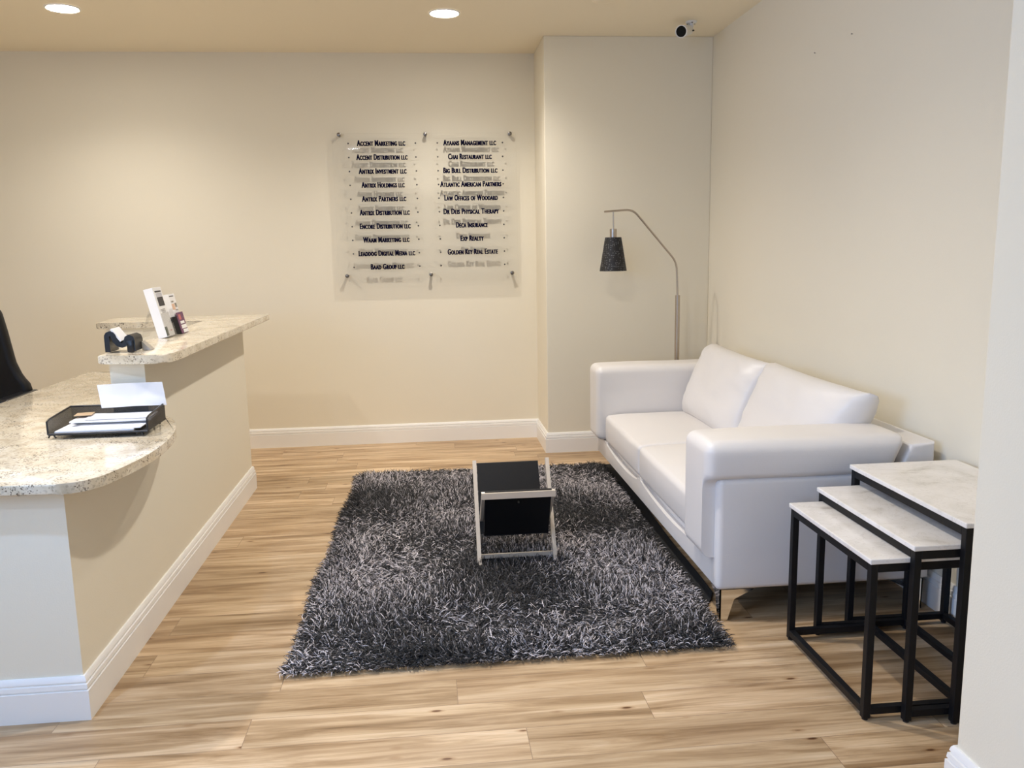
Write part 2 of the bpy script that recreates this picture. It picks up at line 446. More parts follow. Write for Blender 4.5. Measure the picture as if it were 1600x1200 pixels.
def window(name, axis, p, h0, h1, z0, z1):
    f = NB()
    def bx(s0, s1, zz0, zz1):
        if axis == 'X': box(f, p - .08, p - .03, s0, s1, zz0, zz1)
        else: box(f, s0, s1, p - .08, p - .03, zz0, zz1)
    w = 0.05
    bx(h0, h0 + w, z0, z1); bx(h1 - w, h1, z0, z1); bx(h0 + w, h1 - w, z0, z0 + w); bx(h0 + w, h1 - w, z1 - w, z1)
    mid = (h0 + h1) / 2; bx(mid - w / 2, mid + w / 2, z0 + w, z1 - w)
    o = struct(name, f, m_trim, 'window behind the camera')
    g = NB()
    if axis == 'X': box(g, p - .058, p - .052, h0 + w, h1 - w, z0 + w, z1 - w)
    else: box(g, h0 + w, h1 - w, p - .058, p - .052, z0 + w, z1 - w)
    link_mesh('window_pane', g, m_glass, o)
window('window_1', 'X', XL, -1.0, 1.4, 1.45, 2.55)
window('window_2', 'Y', YR, -3.4, -1.65, 1.0, 2.3)

BT = 0.018
BPROF = [(0, 0), (BT, 0), (BT, .095), (BT - .006, .0965), (BT - .006, .1005), (BT - .002, .102), (BT - .0035, .115), (BT - .009, .117), (BT - .009, .121), (BT - .006, .1225), (BT - .0085, .133), (BT - .0125, BH), (0, BH)]
def baseboard(bm, path, left=True):
    """path of floor points; the board stands on its right-hand side (away from the wall)."""
    pts = [Vector((x, y, 0)) for x, y in path]
    rings = []
    for i, p in enumerate(pts):
        ns = []
        if i > 0: d = (p - pts[i - 1]).normalized(); ns.append(Vector((d.y, -d.x, 0)))
        if i < len(pts) - 1: d = (pts[i + 1] - p).normalized(); ns.append(Vector((d.y, -d.x, 0)))
        if len(ns) == 2:
            n = (ns[0] + ns[1]); n = n / (1 + ns[0].dot(ns[1]))
        else: n = ns[0]
        rings.append([bm.verts.new(p + n * o + Vector((0, 0, z))) for o, z in BPROF])
    for a, b in zip(rings, rings[1:]):
        for k in range(len(BPROF)):
            bm.faces.new((a[k], a[(k + 1) % len(BPROF)], b[(k + 1) % len(BPROF)], b[k]))
    bm.faces.new(rings[0]); bm.faces.new(rings[-1])
    return bm
bm = NB(); baseboard(bm, [(XL, D), (CX, D), (CX, D2), (R, D2)]); struct('baseboard_back', bm, m_trim, 'white moulded baseboard along the back wall and corner', 30)
bm = NB(); baseboard(bm, [(R, D2 - BT), (R, P)]); struct('baseboard_right', bm, m_trim, 'white baseboard behind the sofa', 30)
bm = NB(); baseboard(bm, [(R - BT, P), (R2, P), (R2, YR)]); struct('baseboard_near', bm, m_trim, 'white baseboard around the near wall end', 30)
bm = NB(); baseboard(bm, [(XL, YR), (XL, D - BT)]); struct('baseboard_left', bm, m_trim, 'white baseboard along the left wall', 30)

# ------------------------------------------------------------------ ceiling downlights
def downlight(x, y, label, group='recessed ceiling downlights', share=1.0, color=WARM):
    t = thing('recessed_downlight', label, 'ceiling light', (x, y, H), 0, group)
    b_ = NB(); lathe(b_, [(0.079, -0.001), (0.079, -0.004), (0.083, -0.0065), (0.090, -0.004), (0.092, -0.0005)], n=40)
    link_mesh('trim_ring', b_, m_white, t, 40)
    b_ = NB(); _, rg = lathe(b_, [(0.0785, -0.0015), (0.066, -0.0030), (0.036, -0.0042), (0.004, -0.0046)], n=40)
    b_.faces.new(rg[-1]); link_mesh('lens', b_, m_lit if color == WARM else m_lit_cool, t, 60)
    d = bpy.data.lights.new('downlight', 'SPOT'); d.spot_size = math.radians(142); d.spot_blend = 1.0; d.shadow_soft_size = 0.035; d.energy = LAMP_W * share; d.color = color
    lo = bpy.data.objects.new('lamp_light', d); COL.objects.link(lo); lo.parent = t; lo.location = (0, 0, -0.012)
    return t
downlight(-1.935, 5.02, 'lit round downlight in the ceiling above the reception counter', share=0.72)
downlight(0.144, 5.05, 'lit round downlight in the ceiling in front of the directory sign')
downlight(-1.935, 2.93, 'round downlight above the chair side of the counter, outside the photo')
downlight(0.144, 2.93, 'round downlight above the rug, outside the photo')
downlight(-0.92, 0.50, 'round downlight near the camera, outside the photo', share=0.45, color=COOL)
downlight(-1.45, 1.65, 'round downlight in front of the counter end, outside the photo', share=0.9, color=COOL)

# plate at the ceiling's visible edge
bm = NB(); _, rg = lathe(bm, [(0.066, -0.0005), (0.066, -0.006), (0.060, -0.011), (0.03, -0.013), (0.004, -0.0132)], n=36); bm.faces.new(rg[-1])
o = link_mesh('ceiling_plate', bm, m_ceil, smooth=40, loc=(1.008, 4.745, H))
tag(o, 'cream round cover plate on the ceiling at the top edge of the photo', 'ceiling plate')

# ------------------------------------------------------------------ security camera
fc = Vector((1.5545, 5.10, 2.659)); bc = Vector((1.632, 5.205, 2.694)); axd = (fc - bc).normalized()
base = Vector((1.643, 5.190, H))
t = thing('security_camera', 'white bullet security camera hanging from the ceiling in the corner', 'security camera', base)
def loc_bm(fn, name, mat, parent, smooth=40):
    b_ = NB(); fn(b_)
    o_ = link_mesh(name, b_, mat, parent, smooth)
    org = parent.location if parent.parent is None else parent.location
    return o_
inv = -base
bm = NB(); lathe(bm, [(0.0005, 0), (0.034, 0), (0.034, -0.005), (0.027, -0.011), (0.0005, -0.011)], n=32); link_mesh('mount_base', bm, m_white, t, 40)
for a in (0.4, 2.5, 4.6):
    bm = NB(); cyl(bm, (0.026 * math.cos(a), 0.026 * math.sin(a), -0.006), (0.026 * math.cos(a), 0.026 * math.sin(a), -0.0125), 0.0042, n=10)
    link_mesh('mount_screw', bm, m_bplastic, t, 40)
mid = bc.lerp(fc, 0.2) + inv
bm = NB(); tube(bm, fillet([(0, 0, -0.010), (0.004, -.004, -0.030), tuple(mid + Vector((0.012, 0.0, 0.004)))], 0.010), 0.011); link_mesh('bracket_arm', bm, m_white, t, 50)
bm = NB(); cyl(bm, bc + inv, fc + inv - axd * 0.004, 0.030, 0.0345, n=36)
cyl(bm, bc + inv - axd * 0.012, bc + inv, 0.022, 0.030, n=36)
body = link_mesh('camera_body', bm, m_white, t, 40)
bm = NB()
a_ = axd.orthogonal().normalized(); b2_ = axd.cross(a_)
rs = []
for rr, dd in ((0.0345, -0.004), (0.0365, 0.0), (0.0365, 0.006), (0.0315, 0.006), (0.0315, 0.001)):
    rs.append([bm.verts.new(fc + inv + axd * dd + rr * (math.cos(2 * math.pi * i / 36) * a_ + math.sin(2 * math.pi * i / 36) * b2_)) for i in range(36)])
for q, w in zip(rs, rs[1:]):
    for i in range(36): bm.faces.new((q[i], q[(i + 1) % 36], w[(i + 1) % 36], w[i]))
link_mesh('front_ring', bm, m_white, t, 40)
bm = NB(); cyl(bm, fc + inv - axd * 0.002, fc + inv + axd * 0.003, 0.0312, n=36); fg = link_mesh('lens_glass', bm, m_lens, t, 40)
tag(fg, 'black glass front of the camera')
bm = NB(); cyl(bm, mid + Vector((.030, -.010, -.004)), mid + Vector((.034, -.020, -.006)), 0.005, n=12); link_mesh('joint_screw', bm, m_bplastic, t, 40)

# small fixings left in the right wall
for y_, z_, lb in ((3.702, 2.308, 'tiny dark nail in the right wall, the one nearer the camera'), (4.06, 2.307, 'tiny dark nail in the right wall, the one nearer the corner')):
    bm = NB(); cyl(bm, (0.002, 0, 0), (-0.005, 0, 0.001), 0.0018, n=10); cyl(bm, (-0.005, 0, 0.001), (-0.006, 0, 0.001), 0.0035, n=10)
    tag(link_mesh('wall_nail', bm, m_steel, smooth=40, loc=(R, y_, z_)), lb, 'nail', 'nails in the right wall')

# ------------------------------------------------------------------ directory sign
sign = thing('directory_sign', 'clear acrylic directory board with two columns of company names on the back wall', 'sign', (0.0125, D, 1.668))
SO = sign.location
YP = D - 0.055
def sl(x, y, z): return (x - SO.x, y - SO.y, z - SO.z)
def slab(name, x0, x1, y0, y1, z0, z1, parent, mat):
    bm = NB(); a = sl(x0, y0, z0); b = sl(x1, y1, z1)
    box(bm, a[0], b[0], a[1], b[1], a[2], b[2])
    for f in bm.faces:
        c = f.calc_center_median(); f.material_index = 0 if abs(f.normal.y) > 0.9 else 1
    bm.normal_update()
    for f in bm.faces: f.material_index = 0 if abs(f.normal.y) > 0.9 else 1
    return link_mesh(name, bm, [mat, m_acryl_edge], parent)
slab('clear_panel', -0.625, 0.645, YP, YP + 0.008, 1.140, 2.198, sign, m_acryl)
for x_, z_ in ((-0.577, 2.190), (0.013, 2.191), (0.603, 2.192), (-0.567, 1.228), (0.022, 1.226), (0.603, 1.226)):
    bm = NB()
    cyl(bm, sl(x_, D, z_), sl(x_, YP + .008, z_), 0.0095, n=20)
    cyl(bm, sl(x_, YP, z_), sl(x_, YP - .007, z_), 0.0135, n=20)
    cyl(bm, sl(x_, YP - .007, z_), sl(x_, YP - .009, z_), 0.0135, 0.010, n=20)
    so = link_mesh('standoff', bm, m_standoff, sign, 40)
NAMES = [("Accent Marketing LLC", -0.458, -0.126), ("Accent Distribution LLC", -0.466, -0.113), ("Antrix Investment LLC", -0.454, -0.123),
 ("Antrix Holdings LLC", -0.439, -0.140), ("Antrix Partners LLC", -0.441, -0.133), ("Antrix Distribution LLC", -0.460, -0.112),
 ("Encore Distribution LLC", -0.463, -0.109), ("Waam Marketing LLC", -0.446, -0.121), ("Leaddog Digital Media LLC", -0.481, -0.085), ("Baad Group LLC", -0.400, -0.163),
 ("Ayaans Management LLC", 0.135, 0.505), ("Chai Restaurant LLC", 0.166, 0.473), ("Big Bull Distribution LLC", 0.130, 0.511),
 ("Atlantic American Partners", 0.105, 0.537), ("Law Offices of Woodard", 0.132, 0.510), ("Dr Deis Physical Therapy", 0.123, 0.516),
 ("Deca Insurance", 0.208, 0.435), ("Exp Realty", 0.237, 0.404), ("Golden Key Real Estate", 0.143, 0.502), (None, 0, 0)]
def text_mesh(body, size, x0, x1, bold, extr, smallcaps=True):
    cu = bpy.data.curves.new('lettering', 'FONT')
    cu.body = body[:-3] + body[-3:].lower() if body.endswith('LLC') else body
    cu.size = size; cu.offset = bold; cu.extrude = extr; cu.small_caps_scale = 0.76; cu.space_character = 1.12; cu.resolution_u = 3
    if smallcaps:
        for i in range(len(cu.body)): cu.body_format[i].use_small_caps = True
    to = bpy.data.objects.new('tmp_text', cu); COL.objects.link(to)
    dg = bpy.context.evaluated_depsgraph_get()
    me = bpy.data.meshes.new_from_object(to.evaluated_get(dg))
    bpy.data.objects.remove(to); bpy.data.curves.remove(cu)
    n = len(me.vertices); co = np.empty(n * 3); me.vertices.foreach_get('co', co); co = co.reshape(-1, 3)
    x0 += .002; x1 -= .002
    s = (x1 - x0) / (co[:, 0].max() - co[:, 0].min())
    out = np.empty_like(co)
    out[:, 0] = (co[:, 0] - co[:, 0].min()) * s + x0
    out[:, 1] = -co[:, 2]; out[:, 2] = co[:, 1]
    me.vertices.foreach_set('co', out.ravel()); me.update()
    # heavier strokes: the letters repeated a hair to each side in one mesh
    b_ = bmesh.new()
    for k, dx in enumerate((-.0019, 0, .0019)):
        n0 = len(b_.verts); b_.from_mesh(me); b_.verts.ensure_lookup_table()
        for v in b_.verts[n0:]: v.co.x += dx; v.co.y -= k * .00012
    b_.to_mesh(me); b_.free()
    return me
for i, (nm, x0, x1) in enumerate(NAMES):
    row = i % 10; left = i < 10
    zc = 2.131 - row * 0.0938
    xa, xb = (-0.548, -0.022) if left else (0.063, 0.582)
    y1 = YP - 0.0012; y0 = y1 - 0.004
    st = slab('name_strip', xa, xb, y0, y1, zc - 0.026, zc + 0.026, sign, m_strip)
    for x_ in ((-0.516, -0.056) if left else (0.095, 0.549)):
        b_ = NB(); cyl(b_, sl(x_, y0, zc), sl(x_, y0 - .003, zc), 0.0058, 0.0045, n=14); link_mesh('screw', b_, m_screw, st, 40)
    if nm:
        me = text_mesh(nm, 0.053, x0 - SO.x, x1 - SO.x, 0.0012, 0.0006)
        me.materials.append(m_navy)
        lo = bpy.data.objects.new('lettering', me); COL.objects.link(lo); lo.parent = st
        lo.location = (0, y0 - 0.0008 - SO.y, zc - 0.0165 - SO.z)

# ------------------------------------------------------------------ reception counter
ctr = thing('reception_counter', 'cream reception counter with two levels of speckled granite top', 'reception counter', (-1.15, 3.7, 0))
CO = ctr.location
def cshift(o): o.location = -CO; o.parent = ctr; return o
ZL, ZU = 0.725, 0.997          # undersides of the lower and upper granite
bm = NB()
box(bm, -1.216, L, C1, C2, 0, ZL)                       # long side wall
box(bm, XL + 0.3, -1.216, C1, C1 + 0.12, 0, ZL - .0005)         # end wall facing the camera
box(bm, -1.83, -1.216, C2 - 0.13, C2, 0, ZL - .0005)            # back run wall
cshift(link_mesh('lower_wall', bm, m_wall))
bm = NB()
prism(bm, [(-1.216, 3.26), (L, 3.26), (L, C2), (-1.80, C2), (-1.80, C2 - .13), (-1.216, C2 - .13)], 'Z', ZL, ZU - .0005)
cshift(link_mesh('raised_wall', bm, m_wall))
# lower granite with the round bulge
out = [(-1.92, 4.80), (XL + 0.28, 4.80) if False else (-1.92, 4.80), ]
right = [(-1.085, 2.418), (-1.035, 2.432), (-1.000, 2.462), (-0.972, 2.520), (-0.944, 2.640), (-0.929, 2.760), (-0.926, 2.88), (-0.934, 3.0), (-0.952, 3.12), (-0.985, 3.24), (-1.025, 3.34), (-1.075, 3.42), (L, 3.435)]
def spline(pts, n=5):
    o_ = []
    for i in range(len(pts) - 1):
        p = [Vector(pts[max(0, min(len(pts) - 1, i + k))]) for k in (-1, 0, 1, 2)]
        for s in range(n):
            u = s / n
            o_.append(tuple(0.5 * ((2 * p[1]) + (-p[0] + p[2]) * u + (2 * p[0] - 5 * p[1] + 4 * p[2] - p[3]) * u * u + (-p[0] + 3 * p[1] - 3 * p[2] + p[3]) * u ** 3)))
    o_.append(tuple(pts[-1])); return o_
def stone(poly, z0, z1, name, bev=0.006):
    b_ = NB(); prism(b_, poly, 'Z', z0, z1)
    es = [e for e in b_.edges if abs(e.verts[0].co.z - e.verts[1].co.z) < 1e-6]
    bmesh.ops.bevel(b_, geom=es, offset=bev, segments=3, affect='EDGES', profile=0.5)
    return cshift(link_mesh(name, b_, m_granite, smooth=35))
poly = [(XL + 0.25, 2.43), (-1.20, 2.425)] + spline([tuple(p) for p in [Vector((*q,)) for q in right]]) + [(L, 3.258), (-1.217, 3.258), (-1.217, C2 - .132), (-1.92, C2 - .132), (-1.92, 3.13), (XL + 0.25, 3.13)]
stone(poly, ZL, ZL + 0.032, 'lower_countertop')
# upper granite, L shaped
near = spline([(-1.245, 3.235), (-1.10, 3.205), (-1.02, 3.205), (-0.985, 3.235), (-0.972, 3.30), (-0.970, 3.42)], 5)
poly = near + [(-0.968, 5.165), (-0.985, 5.18), (-1.86, 5.20), (-1.885, 5.16), (-1.855, 4.84), (-1.835, 4.805), (-1.268, 4.805), (-1.253, 4.79)]
stone(poly, ZU, ZU + 0.033, 'upper_countertop')
bm = NB(); baseboard(bm, [(XL + 0.3, C1), (L, C1), (L, C2), (-1.83, C2)]); cshift(link_mesh('counter_baseboard', bm, m_trim, smooth=30))

TOP_L, TOP_U = ZL + 0.0325, ZU + 0.0335

# ------------------------------------------------------------------ paper tray with papers
ty = 3.02
tray = thing('paper_tray', 'black wire mesh paper tray on the lower granite counter', 'paper tray', (-1.225, 3.13, TOP_L))
TO = tray.location
zf = 0.018
def bar_(bm, pts, r=0.0035): tube(bm, [(x - TO.x, y - TO.y, z) for x, y, z in pts], r, 8)
X0, X1, Y0, Y1 = -1.362, -1.022, 3.034, 3.240
bm = NB(); box(bm, X0 - TO.x, X1 - TO.x, Y0 - TO.y, Y1 - TO.y, zf, zf + .002); link_mesh('tray_floor', bm, m_wire, tray)
bm = NB()
prism(bm, [(Y0 - TO.y, zf), (Y1 - TO.y, zf), (Y1 - TO.y, zf + .062), (Y0 - TO.y + .02, zf + .050), (Y0 - TO.y, zf + .044)], 'X', X0 - TO.x - .002, X0 - TO.x)
link_mesh('side_panel', bm, m_wire, tray)
bm = NB()
prism(bm, [(Y0 - TO.y, zf), (Y1 - TO.y, zf), (Y1 - TO.y, zf + .062), (Y0 - TO.y + .02, zf + .050), (Y0 - TO.y, zf + .044)], 'X', X1 - TO.x, X1 - TO.x + .002)
link_mesh('side_panel', bm, m_wire, tray)
bm = NB(); box(bm, X0 - TO.x, X1 - TO.x, Y1 - TO.y, Y1 - TO.y + .002, zf, zf + .062); link_mesh('back_panel', bm, m_wire, tray)
bm = NB()
for X in (X0 - .001, X1 + .001): bar_(bm, [(X, Y0, zf), (X, Y0, zf + .046), (X, Y0 + .02, zf + .052), (X, Y1, zf + .064)])
bar_(bm, [(X0, Y1, zf + .064), (X1, Y1, zf + .064)]); bar_(bm, [(X0, Y0, zf), (X1, Y0, zf)], 0.0045)
link_mesh('rim_wire', bm, m_bplastic, tray, 50)
for X, Y in ((X0 + .01, Y0 + .004), (X1 - .03, Y0 + .004), (X0 + .01, Y1 - .01), (X1 - .03, Y1 - .01)):
    bm = NB(); bar_(bm, fillet([(X - .012, Y, 0.006), (X - .006, Y, 0.0155), (X + .006, Y, 0.0155), (X + .014, Y, 0.0035)], 0.004), 0.003); link_mesh('foot', bm, m_bplastic, tray, 50)

def sheet(bm, cx, cy, z, w, h, rz, th, curl=0.0, n=10):
    ca, sa = math.cos(rz), math.sin(rz); g = {}
    for s in (0, 1):
        for i in range(n + 1):
            for j in range(3):
                u = (i / n - .5) * w; v = (j / 2 - .5) * h
                zz = z + s * th + curl * (abs(i / n - .5) * 2) ** 3
                g[s, i, j] = bm.verts.new((cx + ca * u - sa * v, cy + sa * u + ca * v, zz))
    for s in (0, 1):
        for i in range(n):
            for j in range(2): bm.faces.new((g[s, i, j], g[s, i + 1, j], g[s, i + 1, j + 1], g[s, i, j + 1]))
    ring = [(i, 0) for i in range(n)] + [(n, 0), (n, 1), (n, 2)] + [(i, 2) for i in range(n - 1, -1, -1)] + [(0, 1)]
    for a, b in zip(ring, ring[1:] + ring[:1]): bm.faces.new((g[0, a[0], a[1]], g[1, a[0], a[1]], g[1, b[0], b[1]], g[0, b[0], b[1]]))
def paper(name, cx, cy, z, w, h, rz, th, label, cat, curl=0.0, mat=None, tilt=0.0):
    b_ = NB(); sheet(b_, 0, 0, 0, w, h, rz, th, curl)
    o_ = link_mesh(name, b_, mat or m_paper, loc=(cx, cy, TOP_L + z))
    if tilt: o_.rotation_euler = (tilt, 0, 0)
    return tag(o_, label, cat, 'papers in the tray')
zt = zf + .0028
paper('paper_stack', -1.209, 3.117, zt, 0.27, 0.150, 0.01, 0.006, 'white stack of papers at the very bottom front of the tray', 'papers', 0.0)
paper('paper_stack', -1.169, 3.106, zt + .0066, 0.235, 0.115, 0.02, 0.003, 'small white sheets lying on the front of the bottom paper stack', 'papers', 0.0)
paper('envelope', -1.189, 3.199, zt + .0104, 0.29, 0.075, 0.0, 0.010, 'thick white envelopes in the middle of the tray stack', 'envelope')
paper('paper_stack', -1.179, 3.174, zt + .0210, 0.285, 0.118, 0.015, 0.005, 'white papers under the topmost sheet of the tray', 'papers', 0.001, None, 0.02)
paper('paper_stack', -1.159, 3.182, zt + .0285, 0.235, 0.105, 0.02, 0.002, 'topmost white sheets on the papers in the tray', 'papers', 0.001, None, 0.02)
paper('kraft_envelope', -1.299, 3.199, zt + .0360, 0.06, 0.06, 0.15, 0.002, 'brown envelope corner at the back left of the tray', 'envelope', 0, m_kraft)
# curled sheet at the back of the tray
bm = NB(); g = {}
for i in range(15):
    a = i / 14
    yy = 3.222 + 0.020 * a ** 2 - 0.030 * max(0, a - .45) ** 1.5; zz = TOP_L + 0.078 + 0.088 * a
    for j, xx in enumerate((-1.250, -1.13, -1.012)):
        for s in (0, 1): g[s, i, j] = bm.verts.new((xx + 0.012 * (1 - a) * (1 if j < 3 else 0) - .006, yy - s * .0008, zz - 0.004 * (j == 0)))
for i in range(14):
    for j in range(2):
        for s in (0, 1): bm.faces.new((g[s, i, j], g[s, i, j + 1], g[s, i + 1, j + 1], g[s, i + 1, j]))
    for j in (0, 2): bm.faces.new((g[0, i, j], g[1, i, j], g[1, i + 1, j], g[0, i + 1, j]))
for i in (0, 14):
    for j in range(2): bm.faces.new((g[0, i, j], g[0, i, j + 1], g[1, i, j + 1], g[1, i, j]))
tag(link_mesh('curled_sheet', bm, m_paper, smooth=60), 'white curled sheet standing up at the back of the paper tray', 'paper', 'papers in the tray')

# ------------------------------------------------------------------ brochures and card holder on the upper counter
def leaning(o, x, y, z, lean, rz=0.0):
    o.location = (x, y, z); o.rotation_euler = (0, lean, rz); return o
LEAN = -0.22
bh = thing('brochure_holder', 'clear acrylic holder of tall white brochures on the upper counter', 'brochure holder')
leaning(bh, -1.172, 3.90, TOP_U + .0012, 0, 0.0)
bm = NB(); box(bm, -0.056, 0.006, -0.062, 0.066, 0, .003); link_mesh('acrylic_base', bm, m_acryl, bh)
bm = NB(); prism(bm, [(-.115, .0), (-.112, .0), (-.071, .12), (-.074, .12)], 'Y', -.055, .06); link_mesh('rear_support', bm, m_acryl, bh)
bm = NB(); prism(bm, [(.006, .003), (.009, .003), (-.016, .11), (-.019, .11)], 'Y', -.062, .066); link_mesh('front_lip', bm, m_acryl, bh)
def brochure(y0, y1, x, thick, hgt, label, art):
    t_ = thing('brochure', label, 'brochure', (0, 0, 0), 0, 'brochures on the upper counter')
    b_ = NB(); box(b_, -thick, 0, y0, y1, 0, hgt, 0.0008, 1); link_mesh('folded_sheets', b_, m_paper, t_)
    for nm, mat, ya, yb, za, zb in art:
        b_ = NB(); box(b_, 0.0002, 0.0012, y0 + (y1 - y0) * ya, y0 + (y1 - y0) * yb, hgt * za, hgt * zb); link_mesh(nm, b_, mat, t_)
    t_.location = (x, 3.90, TOP_U + .0052 + thick * math.sin(-LEAN)*0.0); t_.rotation_euler = (0, LEAN, 0)
    return t_
b1 = brochure(-0.058, 0.060, -1.171, 0.040, 0.225, 'tall white brochures with a dark roof picture in the acrylic holder',
         [('title_print', m_ink, .15, .85, .90, .93), ('roof_picture', m_ink, .2, .85, .62, .80), ('sky_picture', plain('pale_sky_print', (.55, .55, .60), .6), .2, .85, .80, .88),
          ('text_print', m_steel, .2, .7, .545, .555), ('text_print', m_steel, .25, .75, .515, .525), ('text_print', m_steel, .3, .7, .485, .495), ('green_bar', m_green, .02, .28, .02, .20), ('small_mark', m_rose, .6, .75, .10, .12)])
for pc in [c for c in bpy.data.objects if c.parent == b1]: pass
ch = thing('leaflet_holder', 'short black pocket holder with leaflets behind the tall white brochures', 'leaflet holder')
leaning(ch, -1.160, 4.075, TOP_U + .0012, LEAN)
bm = NB(); box(bm, -.050, -.047, -.05, .05, 0, .095); box(bm, -.047, .0, -.05, -.047, 0, .085); box(bm, -.047, .0, .047, .05, 0, .085); box(bm, -.047, .0, -.047, .047, 0, .003)
link_mesh('black_pocket', bm, m_bplastic, ch)
bm = NB(); box(bm, 0, .003, -.05, .05, 0, .10); fr = link_mesh('front_card', bm, m_purple, ch)
for mat, ya, yb, za, zb, nm in ((m_rose, -.035, .0, .065, .09, 'rose_patch'), (m_paper, -.03, .03, .045, .058, 'pale_patch'), (m_paper, -.03, .045, .022, .040, 'white_patch'), (m_paper, -.02, .05, .002, .018, 'white_patch')):
    bm = NB(); box(bm, .0032, .0042, ya, yb, za, zb); link_mesh(nm, bm, mat, fr)
b2 = thing('leaflet', 'cream leaflets with peach print standing in the black pocket holder', 'leaflet', (0, 0, 0), 0, 'brochures on the upper counter')
leaning(b2, -1.166, 4.075, TOP_U + .0065, LEAN)
bm = NB(); box(bm, -.030, -.004, -.045, .045, 0, .185, .0008, 1); link_mesh('folded_sheets', bm, m_paper, b2)
for mat, ya, yb, za, zb, nm in ((m_ink, -.04, .02, .172, .176, 'title_print'), (m_steel, -.03, .0, .145, .152, 'text_print'), (m_peach, -.04, .0, .11, .138, 'peach_picture'), (m_steel, .008, .035, .12, .14, 'text_print'), (m_steel, .0, .035, .105, .110, 'text_print')):
    bm = NB(); box(bm, -.0038, -.0028, ya, yb, za, zb); link_mesh(nm, bm, mat, b2)

hold = thing('card_holder', 'black curved business card holder on the near end of the upper counter', 'card holder', (-1.185, 3.345, TOP_U))
def band(bm, prof, y0, y1, th):
    """ribbon of thickness th following (x, z) points, extruded along y"""
    pts = [Vector((p[0], 0, p[1])) for p in prof]; rows = []
    for i, p in enumerate(pts):
        d = (pts[min(i + 1, len(pts) - 1)] - pts[max(i - 1, 0)]).normalized(); n = Vector((-d.z, 0, d.x))
        rows.append([bm.verts.new((p + n * o).to_tuple()[:1] + (y,) + ((p + n * o).z,)) for o, y in ((th / 2, y0), (th / 2, y1), (-th / 2, y1), (-th / 2, y0))])
    for a, b in zip(rows, rows[1:]):
        for k in range(4): bm.faces.new((a[k], a[(k + 1) % 4], b[(k + 1) % 4], b[k]))
    bm.faces.new(rows[0]); bm.faces.new(rows[-1])
prof = [(-.046, .004), (-.046, .06)] + [(-.034 - .012 * math.cos(a), .062 + .013 * math.sin(a)) for a in (0.3, .8, 1.57, 2.2, 2.7)] + [(-.016, .046), (-.004, .033), (.008, .029), (.018, .034), (.026, .048)] + [(.036 - .010 * math.cos(a), .050 + .010 * math.sin(a)) for a in (0.6, 1.57, 2.5)] + [(.047, .046), (.047, .006)]
bm = NB(); band(bm, prof, -.045, .045, .019); link_mesh('curved_strap', bm, m_bplastic, hold, 50)
bm = NB(); box(bm, .026, .052, -.05, -.012, .001, .050, .005); link_mesh('end_block', bm, m_bplastic, hold, 40)
bm = NB(); prism(bm, [(.060, .001), (.095, .001), (.060, .036)], 'Y', .02, .06); wd = link_mesh('card_wedge', bm, m_wedge, hold)
bm = NB(); cyl(bm, (.012, .01, .036), (.012, .01, .066), .0022, n=10); link_mesh('peg', bm, m_nickel, hold, 40)
bm = NB(); box(bm, -.0035, .0035, -.042, .042, 0, .058)
cards = link_mesh('business_cards', bm, m_paper, smooth=None, loc=(-1.181, 3.345, TOP_U + .0445)); cards.rotation_euler = (0, -0.62, 0)
tag(cards, 'white business cards leaning in the black card holder', 'business cards')

# ------------------------------------------------------------------ office chair behind the counter
oc = thing('office_chair', 'black office chair behind the reception counter at the left edge', 'chair', (-2.36, 4.2, 0), 0.0)
def back_shape(p, u):
    z = p.z; w = float(np.interp(z, [.5, .74, .775, .82, .89, 1.04, 1.16], [1.04, 1.03, 1.02, .93, .86, .80, .74]))
    return (p.x * w, p.y + 0.10 * (p.x / .36) ** 2 * -0.6, p.z)
bm = NB(); rbox(bm, -.375, .375, .10, .18, .56, 1.16, .035, back_shape, nin=20); link_mesh('backrest', bm, m_bleather, oc, 60)
bm = NB(); rbox(bm, -.27, .27, -.30, .20, .42, .50, .035); link_mesh('seat', bm, m_bleather, oc, 60)
for s in (-1, 1):
    bm = NB(); tube(bm, fillet([(s * .26, .0, .46), (s * .37, .0, .47), (s * .37, .0, .70), (s * .37, -.02, .72)], .03), .014); rbox(bm, s * .37 - .035, s * .37 + .035, -.20, .12, .715, .748, .014, nin=3); link_mesh('armrest', bm, m_bplastic, oc, 50)
bm = NB(); cyl(bm, (0, 0, .09), (0, 0, .43), .028, n=20); link_mesh('gas_post', bm, m_bplastic, oc, 40)
for k in range(5):
    a = k * 2 * math.pi / 5 + .3; c_, s_ = math.cos(a), math.sin(a)
    bm = NB(); tube(bm, [(0, 0, .10), (.15 * c_, .15 * s_, .095), (.29 * c_, .29 * s_, .07)], .018); lg = link_mesh('base_leg', bm, m_bplastic, oc, 50)
    bm = NB(); cyl(bm, (.29 * c_ - .02 * s_, .29 * s_ + .02 * c_, .028), (.29 * c_ + .02 * s_, .29 * s_ - .02 * c_, .028), .028, n=18); link_mesh('caster', bm, m_bplastic, lg, 40)

# ------------------------------------------------------------------ sofa
SX0, SX1, SY0, SY1 = 1.032, 1.868, 2.84, 5.055
sofa = thing('sofa', 'white leather two seat sofa along the right wall', 'sofa', (1.45, 3.95, 0))
SFO = sofa.location
def sp(name, bm, mat=None, smooth=50, parent=None):
    o_ = link_mesh(name, bm, mat or m_leather, parent or sofa, smooth)
    if parent is None: o_.location = -SFO
    return o_
